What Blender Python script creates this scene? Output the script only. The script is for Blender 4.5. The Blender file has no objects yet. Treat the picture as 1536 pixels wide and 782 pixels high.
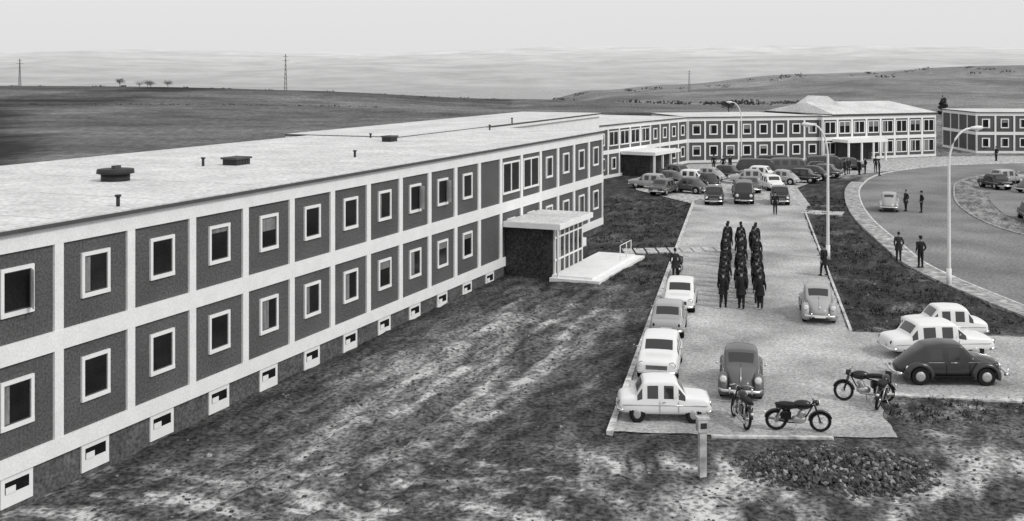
import bpy, bmesh, math, random
from mathutils import Vector, Matrix, noise
random.seed(7)
SC = bpy.context.scene
COL = SC.collection

# ------------------------------------------------------------------ helpers
def sm(a, b, x):
    t = max(0.0, min(1.0, (x-a)/(b-a))); return t*t*(3-2*t)
def lerp(a, b, t): return a+(b-a)*t
def interp(x, tab):
    if x <= tab[0][0]: return tab[0][1]
    for (a, va), (b, vb) in zip(tab, tab[1:]):
        if x <= b: return lerp(va, vb, sm(a, b, x))
    return tab[-1][1]
def nz(x, y, z=0.0): return noise.noise(Vector((x, y, z)))
def pip(x, y, poly):
    c = False; n = len(poly); j = n-1
    for i in range(n):
        xi, yi = poly[i][0], poly[i][1]; xj, yj = poly[j][0], poly[j][1]
        if (yi > y) != (yj > y) and x < (xj-xi)*(y-yi)/(yj-yi)+xi: c = not c
        j = i
    return c
def catmull(pts, n=6, closed=False):
    out = []; m = len(pts)
    rng = range(m) if closed else range(m-1)
    for i in rng:
        p0 = pts[(i-1) % m] if closed else pts[max(i-1, 0)]
        p1 = pts[i]; p2 = pts[(i+1) % m]
        p3 = pts[(i+2) % m] if closed else pts[min(i+2, m-1)]
        for k in range(n):
            t = k/n
            out.append(tuple(0.5*((2*b)+(-a+c)*t+(2*a-5*b+4*c-d)*t*t+(-a+3*b-3*c+d)*t**3)
                             for a, b, c, d in zip(p0, p1, p2, p3)))
    if not closed: out.append(tuple(pts[-1]))
    return out

def M(name, v, rough=0.8, var=0.15, scale=1.5, grain=0.15, gscale=25, metal=0.0, bump=0.0, spec=0.3, stretch=None, lo=.3, hi=.7):
    m = bpy.data.materials.new(name); m.use_nodes = True
    nt = m.node_tree; N = nt.nodes; L = nt.links
    b = N['Principled BSDF']
    tc = N.new('ShaderNodeTexCoord'); src = tc.outputs['Object']
    if stretch:
        mp = N.new('ShaderNodeMapping'); mp.inputs['Scale'].default_value = stretch
        L.new(src, mp.inputs['Vector']); src = mp.outputs['Vector']
    def nn(sc, amt, det):
        t = N.new('ShaderNodeTexNoise'); t.inputs['Scale'].default_value = sc; t.inputs['Detail'].default_value = det
        L.new(src, t.inputs['Vector'])
        r = N.new('ShaderNodeMapRange'); r.inputs['From Min'].default_value = lo; r.inputs['From Max'].default_value = hi
        r.inputs['To Min'].default_value = 1-amt; r.inputs['To Max'].default_value = 1+amt
        L.new(t.outputs['Fac'], r.inputs['Value']); return r, t
    r1, t1 = nn(scale, var, 6); r2, t2 = nn(gscale, grain, 2)
    a = N.new('ShaderNodeMath'); a.operation = 'MULTIPLY'; L.new(r1.outputs[0], a.inputs[0]); L.new(r2.outputs[0], a.inputs[1])
    c = N.new('ShaderNodeMath'); c.operation = 'MULTIPLY'; c.use_clamp = True
    L.new(a.outputs[0], c.inputs[0]); c.inputs[1].default_value = v
    L.new(c.outputs[0], b.inputs['Base Color'])
    b.inputs['Roughness'].default_value = rough; b.inputs['Metallic'].default_value = metal
    b.inputs['Specular IOR Level'].default_value = spec
    if bump:
        bp = N.new('ShaderNodeBump'); bp.inputs['Strength'].default_value = bump; bp.inputs['Distance'].default_value = .03
        L.new(t2.outputs['Fac'], bp.inputs['Height']); L.new(bp.outputs[0], b.inputs['Normal'])
    return m

class PB:
    def __init__(s): s.v = []; s.f = []; s.m = []; s.s = []
    def add(s, vs, fs, mi=0, sm_=False):
        o = len(s.v); s.v += [tuple(p) for p in vs]
        for f in fs: s.f.append([i+o for i in f]); s.m.append(mi); s.s.append(sm_)
    def box(s, x0, x1, y0, y1, z0, z1, mi=0):
        v = [(x0,y0,z0),(x1,y0,z0),(x1,y1,z0),(x0,y1,z0),(x0,y0,z1),(x1,y0,z1),(x1,y1,z1),(x0,y1,z1)]
        s.add(v, [(0,3,2,1),(4,5,6,7),(0,1,5,4),(1,2,6,5),(2,3,7,6),(3,0,4,7)], mi)
    def loft(s, rings, mi=0, cap=True, smooth=True, closed=True, mfn=None):
        o = len(s.v); n = len(rings[0])
        for r in rings: s.v += [tuple(p) for p in r]
        for i in range(len(rings)-1):
            for k in range(n if closed else n-1):
                k2 = (k+1) % n
                s.f.append([o+i*n+k, o+i*n+k2, o+(i+1)*n+k2, o+(i+1)*n+k])
                s.m.append(mfn(i, k) if mfn else mi); s.s.append(smooth)
        if cap and closed:
            s.f.append([o+k for k in range(n)][::-1]); s.m.append(mi); s.s.append(False)
            e = o+(len(rings)-1)*n
            s.f.append([e+k for k in range(n)]); s.m.append(mi); s.s.append(False)
    def tube(s, pts, rad, mi=0, n=8):
        pts = [Vector(p) for p in pts]
        if not hasattr(rad, '__len__'): rad = [rad]*len(pts)
        rings = []
        for i, p in enumerate(pts):
            d = (pts[min(i+1, len(pts)-1)]-pts[max(i-1, 0)]).normalized()
            up = Vector((0,0,1)) if abs(d.z) < .9 else Vector((1,0,0))
            a = d.cross(up).normalized(); b = a.cross(d).normalized()
            rings.append([p+(a*math.cos(2*math.pi*k/n)+b*math.sin(2*math.pi*k/n))*rad[i] for k in range(n)])
        s.loft(rings, mi)
    def ell(s, c, r, mi=0, nu=12, nv=8, v0=-90, v1=90):
        rings = []
        for j in range(nv+1):
            ph = math.radians(lerp(v0+.5 if v0 == -90 else v0, v1-.5 if v1 == 90 else v1, j/nv))
            rings.append([(c[0]+r[0]*math.cos(ph)*math.cos(2*math.pi*k/nu), c[1]+r[1]*math.cos(ph)*math.sin(2*math.pi*k/nu), c[2]+r[2]*math.sin(ph)) for k in range(nu)])
        s.loft(rings, mi)
    def torus(s, c, R, r, mi=0, nu=24, nv=8):   # axis along Y
        rings = []
        for i in range(nu+1):
            a = 2*math.pi*i/nu
            rings.append([(c[0]+(R+r*math.cos(b))*math.cos(a), c[1]+r*math.sin(b), c[2]+(R+r*math.cos(b))*math.sin(a)) for b in [2*math.pi*k/nv for k in range(nv)]])
        s.loft(rings, mi, cap=False)
    def merge(s, me, mi_offset=0, fixed=None):
        o = len(s.v); s.v += [tuple(v.co) for v in me.vertices]
        for p in me.polygons:
            s.f.append([o+i for i in p.vertices]); s.m.append(p.material_index if fixed is None else fixed); s.s.append(True)
    def mesh(s, name, mats):
        me = bpy.data.meshes.new(name); me.from_pydata(s.v, [], s.f)
        for m in mats: me.materials.append(m)
        me.polygons.foreach_set('material_index', s.m); me.polygons.foreach_set('use_smooth', s.s)
        bm = bmesh.new(); bm.from_mesh(me); bmesh.ops.recalc_face_normals(bm, faces=bm.faces); bm.to_mesh(me); bm.free()
        me.update(); return me
    def obj(s, name, mats, parent=None, loc=None, rotz=0):
        o = bpy.data.objects.new(name, s.mesh(name, mats)); COL.objects.link(o)
        if parent: o.parent = parent
        if loc: o.location = loc
        o.rotation_euler = (0, 0, rotz); return o
def inst(name, me, loc, rotz=0, tilt=0, scale=1):
    o = bpy.data.objects.new(name, me); COL.objects.link(o)
    o.location = loc; o.rotation_euler = (tilt, 0, rotz); o.scale = (scale,)*3; return o
def evalmesh(me, setup):
    o = bpy.data.objects.new('tmp', me); COL.objects.link(o); setup(o)
    bpy.context.view_layer.update()
    dg = bpy.context.evaluated_depsgraph_get()
    r = bpy.data.meshes.new_from_object(o.evaluated_get(dg)); bpy.data.objects.remove(o); return r

# ------------------------------------------------------------------ materials
m_white = M('white_concrete', .82, var=.05, grain=.08, gscale=14)
m_panel = M('facade_panel', .098, rough=.85, var=.15, scale=.5, grain=.40, gscale=14, bump=.2)
m_plinth = M('plinth', .10, var=.3, grain=.5, gscale=9)
m_roof = M('roof_membrane', .62, var=.14, scale=.4, grain=.22, gscale=6)
m_gut = M('gutter', .08, var=.1)
m_frame = M('window_frame', .82, var=.04, grain=.05)
m_glass = M('window_glass', .012, rough=.12, var=.3, grain=.2, spec=.3)
m_curt = M('curtain', .20, rough=.9, var=.3, grain=.3, gscale=12, stretch=(6, 6, .5))
m_dark = M('dark_metal', .03, rough=.6)
m_dark2 = M('dark_brick', .04, rough=.8, var=.3, grain=.7, gscale=9)
m_conc = M('concrete', .5, var=.2, grain=.3, gscale=6)
m_slab = M('paving', .42, var=.3, grain=.35, gscale=3)
m_walk = M('sidewalk_paving', .33, var=.3, grain=.4, gscale=3)
m_lot = M('gravel_lot', .40, rough=.95, var=.38, scale=.28, grain=.34, gscale=9.0, bump=.6)
m_road = M('road_surface', .20, rough=.9, var=.32, scale=.18, grain=.35, gscale=6)
m_kerb = M('kerb_stone', .55, var=.2, grain=.4, gscale=4)
m_kerb2 = M('kerb_old', .30, var=.3, grain=.4, gscale=3)
m_tyre = M('tyre', .015, rough=.9)
m_chrome = M('chrome', .75, rough=.22, metal=1, var=.03, grain=.02)
m_hub = M('hubcap', .5, rough=.35, metal=.6, var=.05)
m_lens = M('lamp_lens', .78, rough=.15, spec=.6, var=.1)
m_cglass = M('car_glass', .02, rough=.06, spec=.9, var=.2, grain=.1)
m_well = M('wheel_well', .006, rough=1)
m_cloth = M('uniform_cloth', .02, rough=.95, var=.3, grain=.3, gscale=12)
m_cloth2 = M('overcoat', .035, rough=.95, var=.3)
m_skin = M('skin', .30, rough=.6, var=.08)
m_hair = M('hair_cap', .02, rough=.8)
m_boot = M('boots', .012, rough=.5)
m_bark = M('bark', .06, rough=.95)
m_leaf = M('foliage', .055, rough=.9, var=.4, scale=.8)
m_grass = M('grass_blades', .05, rough=.9, var=.6, scale=.6)
m_stone = M('rubble_stone', .075, rough=.95, var=.7, scale=3)
m_stone2 = M('rubble_chalk', .26, rough=.95, var=.5, scale=3)
m_lampost = M('lamp_post_paint', .78, rough=.5, var=.05)
def paint(n, v): return M(n, v, rough=.25, var=.03, grain=.02, spec=.55)
P = {'white': paint('paint_white', .80), 'light': paint('paint_light', .36), 'grey': paint('paint_grey', .10), 'dark': paint('paint_dark', .04), 'black': paint('paint_black', .015)}

# ------------------------------------------------------------------ layout (metres)
A0 = (-13.10, 31.69); DX, DY = .3817, .9243
ANG = math.atan2(DY, DX)
def tp(X, Y):
    dx, dy = X-A0[0], Y-A0[1]; return dx*DX+dy*DY, dx*DY-dy*DX
def xy(t, p): return A0[0]+t*DX+p*DY, A0[1]+t*DY-p*DX
LOT = [(3.13,35.1),(12.1,34.6),(12.9,39.4),(19.8,38.2),(22.6,47.6),(14.9,48.6),(23.6,89),(25.4,94),(16.1,97)]
PLAZA = [(15.6,95),(12,106),(12.5,116),(21.8,135),(39,139.2),(58,147),(95,149),(95,137.5),(62,136),(50,132),(41,124),(33,117),(28,108),(25.4,93.5)]
RL = catmull([(31,34),(28,42),(25.9,48),(24.95,53.6),(24.5,63.8),(25.6,72),(27.8,85),(31,98),(35,110),(41,122),(50,131),(62,136.3),(95,138)], 5)
RR = catmull([(54,34),(50,50),(42.5,62),(37.3,71),(35.8,77.5),(36,84),(38,93.4),(41.8,104),(47,115),(56,124),(68,128),(95,130)], 5)
ROAD = RL+RR[::-1]
LOT2 = catmull([(39.0,85),(41.2,94),(45,104),(50,112.5),(58,119),(72,122),(95,118),(95,70),(62,58),(46,66),(39.6,76)], 4, True)
SHEETS = [LOT, PLAZA, ROAD, LOT2]
BOX = [(min(p[0] for p in s)-1, max(p[0] for p in s)+1, min(p[1] for p in s)-1, max(p[1] for p in s)+1) for s in SHEETS]
def in_sheet(x, y, mrg=0.0):
    for s, b in zip(SHEETS, BOX):
        if b[0] < x < b[1] and b[2] < y < b[3]:
            if mrg == 0:
                if pip(x, y, s): return True
            else:
                for dx, dy in ((0,0),(mrg,0),(-mrg,0),(0,mrg),(0,-mrg)):
                    if pip(x+dx, y+dy, s): return True
    return False
GR1 = [(23.9,88.3),(15.3,49.6),(22.8,48.2),(24.2,47),(24.1,63.8),(25,72),(27,86)]
GR2 = [(27.5,91),(30.5,99),(34,110),(38.5,119.5),(34,116),(29,107)]
def lot_left_x(Y): return 3.13+(Y-35.1)*.2085

ROWS = [(170, [(-3000,0),(3000,0)]),
        (320, [(-3000,4),(-250,2.5),(-120,.3),(0,-1.6),(100,-2),(3000,0)]),
        (500, [(-3000,12),(-400,7),(-235,5.4),(-100,2.4),(0,-2.5),(100,-5),(250,-4),(3000,0)]),
        (680, [(-3000,-12),(-100,-14),(0,-14),(100,-8),(300,-3),(3000,4)]),
        (1150,[(-3000,-55),(-50,-48),(30,-22),(90,-10),(170,-4),(300,7),(520,16.5),(3000,40)]),
        (1700,[(-3000,-60),(0,-55),(3000,-25)]),
        (9000,[(-3000,-60),(3000,-60)])]
def tracks(t):
    a = 8.7-.075*t+.45*math.sin(t*.19)+.6*nz(t*.18, 3); b = 5.2-.03*t+.5*math.sin(t*.15+1)+.6*nz(t*.2, 7)
    return [(a-.72,.24),(a+.72,.26),(b-.7,.22),(b+.7,.22)] if t < 31 else []
def gz(X, Y, raw=False):
    z = 0.0
    if Y > 170:
        for (ya, ta), (yb, tb) in zip(ROWS, ROWS[1:]):
            if Y <= yb:
                z = lerp(interp(X, ta), interp(X, tb), sm(ya, yb, Y)); break
        else: z = -60
        z += nz(X/90, Y/90)*1.4*sm(170, 500, Y)
        return z
    t, p = tp(X, Y)
    if t < 45 and p < 14:
        z += interp(t, [(-12,-.6),(0,-.5),(12,-.3),(30,-.08),(38,0)])*(1-sm(2, 12, p))
    if in_sheet(X, Y): return min(z, 0)-.01
    if Y < 110 and -20 < X < 60:
        z += nz(X*.45, Y*.45)*.10+nz(X*1.6, Y*1.6, 3)*.08+nz(X*3.9, Y*3.9, 5)*.035
        for pc, w in tracks(t):
            k = .35+.65*sm(-.3, .3, nz(t*.25, pc*.3, 5))
            z -= .10*k*math.exp(-((p-pc)/w)**2)
            z += .07*k*math.exp(-((p-pc-.38)/.18)**2)
    if Y < 100 and in_sheet(X, Y, .9): z = max(-.01, min(z, .02))
    return z
def shade(X, Y):
    D = math.hypot(X, Y)
    if Y > 150 or X < -30 or D > 170:
        v = .135+.06*nz(X/120, Y/50)+.045*nz(X/25, Y/14, 5)+.03*nz(X/8, Y/6, 6)
        v += .03*(1 if nz(X/140+7, Y/65) > .08 else -.5)
        v -= .055*sm(.12, .26, nz(X/60, Y/170, 12))
        v -= .04*sm(330, 480, Y)*(1 if X < 0 else 0)*(1-sm(520, 700, Y))
        if X > 0: v += .06*sm(0, 120, X)
        hx = -148+(319-Y)*.481
        if 90 < Y < 340: v -= .10*sm(6, -3, X-hx-5*nz(Y/22, 0, 3)) if X-hx < 6 else 0
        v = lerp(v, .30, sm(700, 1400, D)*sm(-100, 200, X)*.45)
        v = lerp(v, .37, sm(1100, 2600, D))  # haze painted into the ground tone, paler with distance
        return max(.02, v)
    t, p = tp(X, Y)
    g = .5+.5*nz(X*.33, Y*.33, 2); g2 = .5+.5*nz(X*1.3, Y*1.3, 4); g3 = .5+.5*nz(X*3.7, Y*3.7, 9)
    if pip(X, Y, GR1) or pip(X, Y, GR2): return .03+.06*g2*g3+.22*max(0, nz(X*.5, Y*.4, 15)-.15)*g3
    base = .05+.09*g*g2
    if t < 36 and X < lot_left_x(Y):
        wob = p+.9*nz(t*.12, p*.15, 8)+.3*nz(t*.5, p*.5, 18)
        st = .5+.5*nz(wob*.75, t*.09, 1); st2 = .5+.5*nz(wob*2.6, t*.18, 6)
        base = .045+.11*st*g2+.05*st2*g3
        mid = sm(1.4, 3.6, p)*(1-sm(9.0, 10.8, p))*(1-sm(24, 33, t))
        base += mid*(.03+.85*max(0, st-.48)*(.35+.9*g3)+.4*max(0, st2-.55)*g2*1.5+.25*max(0, g2-.55))
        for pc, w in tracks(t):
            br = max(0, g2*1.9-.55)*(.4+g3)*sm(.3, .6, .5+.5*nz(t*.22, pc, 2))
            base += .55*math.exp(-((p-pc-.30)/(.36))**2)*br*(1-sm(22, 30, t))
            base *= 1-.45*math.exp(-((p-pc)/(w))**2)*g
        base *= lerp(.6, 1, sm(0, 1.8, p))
        dk = sm(9.2, 10.8, p)*sm(2.5, 5, t)
        base = lerp(base, .035+.09*g2*g3+.12*max(0, nz(X*.9, Y*.5, 3)-.1), dk)
        dk2 = sm(27, 33, t)
        base = lerp(base, .035+.06*g2+.12*max(0, nz(X*.5, Y*.35, 3)-.1), dk2)
    elif X < lot_left_x(Y) or Y > 90:
        base = .03+.05*g2*g3+.02*g+.14*max(0, nz(X*.35, Y*.22, 33)-.2)
        if Y > 97 and X > 36: base = .14+.08*g
    elif X > 12 and Y < 50:
        base = .05+.12*g2*g3+.30*max(0, nz(X*.7, Y*1.2, 21)-.1)
    if Y < 34.6:
        k = sm(34.6, 31.6, Y)
        if X > 2:      # rutted wheel marks fanning out in front of the lot
            a = math.atan2(Y-20, X-8)+.06*nz(X*.6, Y*.6, 30); rr = math.hypot(X-8, Y-20)
            st = .5+.5*nz(a*5.5, rr*.25, 11); st2 = .5+.5*nz(a*20, rr*.35, 13)
        else:          # churned, drying patches
            st = .5+.5*nz(X*.30-Y*.25, Y*1.0+X*.45, 11); st2 = .5+.5*nz(X*1.0-Y*.7, Y*3.0+X*1.4, 13)
        base = lerp(base, .05+.12*g2*g3+2.0*max(0, st-.52)*(.25+g3)+1.3*max(0, st2-.57)+.3*max(0, g-.6), k*.9)
    if X > 34: base = .17+.08*g
    return max(.02, min(.62, base))

# ------------------------------------------------------------------ ground sheet
def axis(segs):
    out = [segs[0][0]]
    for a, b, st in segs:
        n = max(1, round((b-a)/st)); out += [a+(b-a)*(i+1)/n for i in range(n)]
    return out
xs = axis([(-9000,-3000,1500),(-3000,-800,200),(-800,-300,40),(-300,-80,7),(-80,-18,3),(-18,26,.17),(26,60,1.2),(60,120,5),(120,500,20),(500,1000,50),(1000,3000,250),(3000,9000,1500)])
ys = axis([(-400,0,80),(0,24,4),(24,26,.5),(26,42,.15),(42,62,.28),(62,100,.8),(100,170,3),(170,560,7),(560,1300,30),(1300,2000,100),(2000,9000,700)])
gv = []; gs = []
for y in ys:
    for x in xs:
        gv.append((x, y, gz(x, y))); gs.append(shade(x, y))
nx = len(xs)
gf = [(j*nx+i, j*nx+i+1, (j+1)*nx+i+1, (j+1)*nx+i) for j in range(len(ys)-1) for i in range(nx-1)]
me = bpy.data.meshes.new('ground'); me.from_pydata(gv, [], gf)
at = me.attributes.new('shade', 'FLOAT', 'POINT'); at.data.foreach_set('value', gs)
me.polygons.foreach_set('use_smooth', [True]*len(gf))
mg = bpy.data.materials.new('earth_and_grass'); mg.use_nodes = True
nt = mg.node_tree; N = nt.nodes; L = nt.links; b = N['Principled BSDF']
aa = N.new('ShaderNodeAttribute'); aa.attribute_name = 'shade'
tc = N.new('ShaderNodeTexCoord')
def gn(sc, lo, hi, det=3, f0=.3, f1=.7, src=None):
    t = N.new('ShaderNodeTexNoise'); t.inputs['Scale'].default_value = sc; t.inputs['Detail'].default_value = det
    L.new(src or tc.outputs['Object'], t.inputs['Vector'])
    r = N.new('ShaderNodeMapRange'); r.inputs['From Min'].default_value = f0; r.inputs['From Max'].default_value = f1
    r.inputs['To Min'].default_value = lo; r.inputs['To Max'].default_value = hi
    L.new(t.outputs['Fac'], r.inputs['Value']); return r, t
mp1 = N.new('ShaderNodeMapping'); mp1.inputs['Rotation'].default_value = (0, 0, -ANG); L.new(tc.outputs['Object'], mp1.inputs['Vector'])
mp2 = N.new('ShaderNodeMapping'); mp2.inputs['Scale'].default_value = (.3, 1.1, 1); L.new(mp1.outputs[0], mp2.inputs['Vector'])
r1, t1 = gn(6, .35, 1.7, 5, .34, .66); r2, t2 = gn(1.5, .6, 1.5, 7, .38, .64, mp2.outputs[0]); r3, t3 = gn(.09, .75, 1.25, 6)
def mul(a, c, cl=False):
    m = N.new('ShaderNodeMath'); m.operation = 'MULTIPLY'; m.use_clamp = cl; L.new(a, m.inputs[0]); L.new(c, m.inputs[1]); return m.outputs[0]
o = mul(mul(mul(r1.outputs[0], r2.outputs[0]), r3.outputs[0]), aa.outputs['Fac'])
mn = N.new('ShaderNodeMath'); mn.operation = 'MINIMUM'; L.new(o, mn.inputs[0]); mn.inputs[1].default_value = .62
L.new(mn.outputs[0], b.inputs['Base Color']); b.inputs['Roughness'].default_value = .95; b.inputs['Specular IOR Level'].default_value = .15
bp = N.new('ShaderNodeBump'); bp.inputs['Strength'].default_value = 1; bp.inputs['Distance'].default_value = .12
L.new(t1.outputs['Fac'], bp.inputs['Height']); L.new(bp.outputs[0], b.inputs['Normal'])
me.materials.append(mg)
COL.objects.link(bpy.data.objects.new('ground', me))

def sheet(name, poly, z, mat):
    bm = bmesh.new(); vs = [bm.verts.new((p[0], p[1], z)) for p in poly]
    f = bm.faces.new(vs); bmesh.ops.triangulate(bm, faces=[f]); bmesh.ops.recalc_face_normals(bm, faces=bm.faces)
    me = bpy.data.meshes.new(name); bm.to_mesh(me); bm.free(); me.materials.append(mat)
    o = bpy.data.objects.new(name, me); COL.objects.link(o)
    if me.polygons[0].normal.z < 0: me.flip_normals()
    return o
def ragged(poly, step=.4, amp=.16):
    out = []
    for (x0, y0), (x1, y1) in zip(poly, poly[1:]+poly[:1]):
        n = max(1, int(math.hypot(x1-x0, y1-y0)/step))
        for i in range(n):
            x, y = lerp(x0, x1, i/n), lerp(y0, y1, i/n); out.append((x+amp*nz(x*1.3, y*1.3, 40), y+amp*nz(x*1.3, y*1.3, 50)))
    return out
sheet('parking_lot', ragged(LOT), .030, m_lot)
sheet('forecourt_pavement', PLAZA, .036, m_slab)
sheet('road', ROAD, .024, m_road)
sheet('parking_area', LOT2, .030, m_road)
def strip(name, pts, w, z0, z1, mat, off=0):
    pts = [Vector((p[0], p[1], 0)) for p in pts]; rings = []
    for i, p in enumerate(pts):
        d = (pts[min(i+1, len(pts)-1)]-pts[max(i-1, 0)]).normalized(); n = Vector((-d.y, d.x, 0))
        a = p+n*(off-w/2); c = p+n*(off+w/2)
        rings.append([(a.x,a.y,z0),(c.x,c.y,z0),(c.x,c.y,z1),(a.x,a.y,z1)])
    b = PB(); b.loft(rings, 0, smooth=False); return b.obj(name, [mat])
strip('kerb', [(3.1,35.0),(9.45,65.5),(16.05,97)], .2, -.1, .12, m_kerb)
strip('kerb', [(6.3,34.75),(10.1,34.6)], .18, -.1, .06, m_kerb)
strip('kerb', [(13.0,39.3),(19.9,38.1)], .35, -.1, .06, m_kerb)
strip('kerb', [(15.0,48.7),(23.75,89)], .12, -.1, .10, m_kerb)
strip('kerb', RL[8:], .15, -.1, .14, m_kerb, 0)
strip('sidewalk', RL[4:42], 1.2, -.1, .125, m_walk, .69)
strip('kerb', RR, .15, -.1, .10, m_kerb2)
strip('footpath', [(23.7,89.6),(26.6,88.4)], 2.4, -.1, .06, m_slab)
b = PB()
for i in range(9):
    x, y = lerp(7.4, 13.4, i/8), lerp(70.2, 70.8, i/8)
    b.box(x-.31, x+.31, y-.9, y+.9, -.1, .07)
b.obj('footpath', [m_conc])

# ------------------------------------------------------------------ buildings
def window(F, G, cx, cz, w, h, fw=.11, mull=0, seed=0, y=0.0):
    x0, x1, z0, z1 = cx-w/2, cx+w/2, cz-h/2, cz+h/2
    F.box(x0, x1, y-.075, y+.02, z0-.02, z0+fw, 0); F.box(x0, x1, y-.07, y+.02, z1-fw, z1, 0)
    F.box(x0, x0+fw, y-.068, y+.02, z0+fw, z1-fw, 0); F.box(x1-fw, x1, y-.068, y+.02, z0+fw, z1-fw, 0)
    r = random.random()
    a, c = x0+fw, x1-fw
    for i in range(mull):
        mx = lerp(x0, x1, (i+1)/(mull+1)); F.box(mx-.05, mx+.05, y-.06, y+.02, z0+fw, z1-fw, 0)
    s = .035
    F.box(a, c, y-.035, y+.01, z0+fw, z0+fw+s, 1); F.box(a, a+s, y-.034, y+.01, z0+fw+s, z1-fw, 1)
    F.box(c-s, c, y-.034, y+.01, z0+fw+s, z1-fw, 1); F.box(a, c, y-.0345, y+.01, z1-fw-s, z1-fw, 1)
    G.box(a, c, y-.02, y+.015, z0+fw, z1-fw, 0)
    if r < .22: G.box(a+.01, lerp(a, c, .2+.35*random.random()), y-.024, y+.01, z0+fw, z1-fw, 1)
    elif r < .42: G.box(a+.01, c-.01, y-.024, y+.01, lerp(z0, z1, .5+.3*random.random()), z1-fw, 1)
    elif r < .50: # casement standing ajar
        F.add([(c,y-.04,z0+fw),(c-.25,y-.42,z0+fw),(c-.25,y-.42,z1-fw),(c,y-.04,z1-fw)], [(0,1,2,3)], 0)
def building(name, org, ang, L, depth, bays, Z, win, colw=.34, basement=(), bz=None):
    e = bpy.data.objects.new(name, None); COL.objects.link(e); e.location = (org[0], org[1], 0); e.rotation_euler = (0, 0, ang)
    W, S, F, G, R = PB(), PB(), PB(), PB(), PB()
    zb, bands, top = Z['base'], Z['bands'], Z['bands'][-1][1]
    W.box(0, L, 0, depth, bands[0][1]-.2, top-.02, 0)
    W.box(.02, L-.02, .02, depth-.02, zb, bands[0][1]-.1, 1)
    for (a, c) in bands: S.box(-.08, L+.08, -.08, depth+.08, a, c)
    edges = sorted(set([round(v, 3) for bb in bays for v in bb[:2]]))
    for x in edges:
        x0, x1 = max(x-colw/2, -.078), min(x+colw/2, L+.078)
        for lo, hi in zip(bands, bands[1:]): S.box(x0, x1, -.076, .05, lo[1]-.01, hi[0]+.01)
    nd = int(depth/3)
    for i in range(nd+1):
        y = depth*i/nd; y0, y1 = max(y-colw/2, -.076), min(y+colw/2, depth+.078)
        for lo, hi in zip(bands, bands[1:]):
            S.box(L-.05, L+.076, y0, y1, lo[1]-.01, hi[0]+.01); S.box(-.076, .05, y0, y1, lo[1]-.01, hi[0]+.01)
    for (x0, x1, lo, up) in bays:
        cx = (x0+x1)/2
        for kind, cz, pz0, pz1 in ((lo, win['low'], bands[0][1], bands[1][0]), (up, win['up'], bands[1][1], bands[2][0])):
            if kind == 'n': window(F, G, cx, cz, win['w'], win['h'], win.get('fw', .11))
            elif kind == 'w': window(F, G, cx, (pz0+pz1)/2+.1, (x1-x0)-colw-.25, (pz1-pz0)*.72, .10, 1)
    for (x0, x1) in basement:
        cx = (x0+x1)/2; F.box(cx-.56, cx+.56, -.03, .05, -.34, .498, 0)
        G.box(cx-.42, cx+.42, -.034, .04, .02, .34, 0); F.box(cx-.40, cx-.06, -.05, -.036, .02, .20, 0)
    R.box(-.2, L+.2, -.22, depth+.2, top+.001, top+.11, 1); R.box(-.16, L+.16, -.17, depth+.16, top+.02, top+.15, 0)
    W.obj('walls', [m_panel, m_plinth], e); S.obj('concrete_frame', [m_white], e)
    F.obj('window_frames', [m_frame, m_gut], e); G.obj('window_panes', [m_glass, m_curt], e); R.obj('roof', [m_roof, m_gut], e)
    return e
BW = 2.96; X0 = 4*BW
bays = []
for k in range(-4, 11):
    kind = 'b' if k == 10 else 'n'
    bays.append(((k+4)*BW, (k+5)*BW, kind, kind))
xs2 = 15*BW
for i in range(6):
    bays.append((xs2+i*3.12, xs2+(i+1)*3.12, 'n', 'w' if i < 2 else 'n'))
LA = xs2+6*3.12
ZA = {'base': -1.5, 'bands': [(.5,1.0),(3.53,4.10),(6.60,7.12)]}
org = xy(-X0, 0)
bA = building('barracks_building', org, ANG, LA, 15.9, bays, ZA, {'low': 2.44, 'up': 5.52, 'w': 1.16, 'h': 1.32},
              basement=[((k+4)*BW, (k+5)*BW) for k in range(-4, 11)])
b = PB(); b.box(38+X0, 80+X0, 9.5, 17.6, 0, 6.98, 3); b.box(37.8+X0, 80.2+X0, 9.3, 17.8, 6.99, 7.30, 3); b.box(37.78+X0, 80.22+X0, 9.28, 17.82, 7.20, 7.31, 2); b.box(37.85+X0, 80.15+X0, 9.35, 17.75, 7.12, 7.33, 0)
b.obj('rear_wing', [m_roof, m_panel, m_gut, m_white], bA)
b = PB()
def vent(X, Y, w, h, kind):
    t, p = tp(X, Y); x, y = t+X0, -p
    if kind == 0:
        b.tube([(x,y,7.2),(x,y,7.2+h*.5)], w*.42, 0, 16); b.tube([(x,y,7.2+h*.5),(x,y,7.2+h*.55),(x,y,7.2+h*.8),(x,y,7.2+h*.82)], [w*.42,w*.55,w*.53,w*.3], 0, 16)
        b.box(x-.12, x+.2, y-.1, y+.1, 7.2+h*.8, 7.2+h, 1)
    elif kind == 1:
        b.box(x-w/2, x+w/2, y-w*.35, y+w*.35, 7.2, 7.2+h*.8, 0); b.box(x-w*.56, x+w*.56, y-w*.42, y+w*.42, 7.2+h*.8, 7.2+h, 1)
        for i in range(5): b.box(x-w*.4+w*.19*i, x-w*.36+w*.19*i, y-w*.37, y-w*.34, 7.25, 7.2+h*.75, 1)
    else: b.tube([(x,y,7.2),(x,y,7.2+h)], .06, 0, 8); b.tube([(x,y,7.2+h),(x,y,7.26+h)], .1, 0, 8)
vent(-15.5,43,1.3,.66,0); vent(-12.6,50.3,1.05,.42,1); vent(-7.4,66.5,.85,.42,1)
vent(-12.5,34.9,.1,.38,2); vent(-13.9,49.5,.1,.4,2); vent(-7.8,54.6,.1,.35,2); vent(-1.6,79,.1,.4,2); vent(-9,70,.1,.3,2); vent(0,88,.1,.5,2)
b.obj('roof_vents', [m_dark, m_gut], bA)
b = PB()
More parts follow.
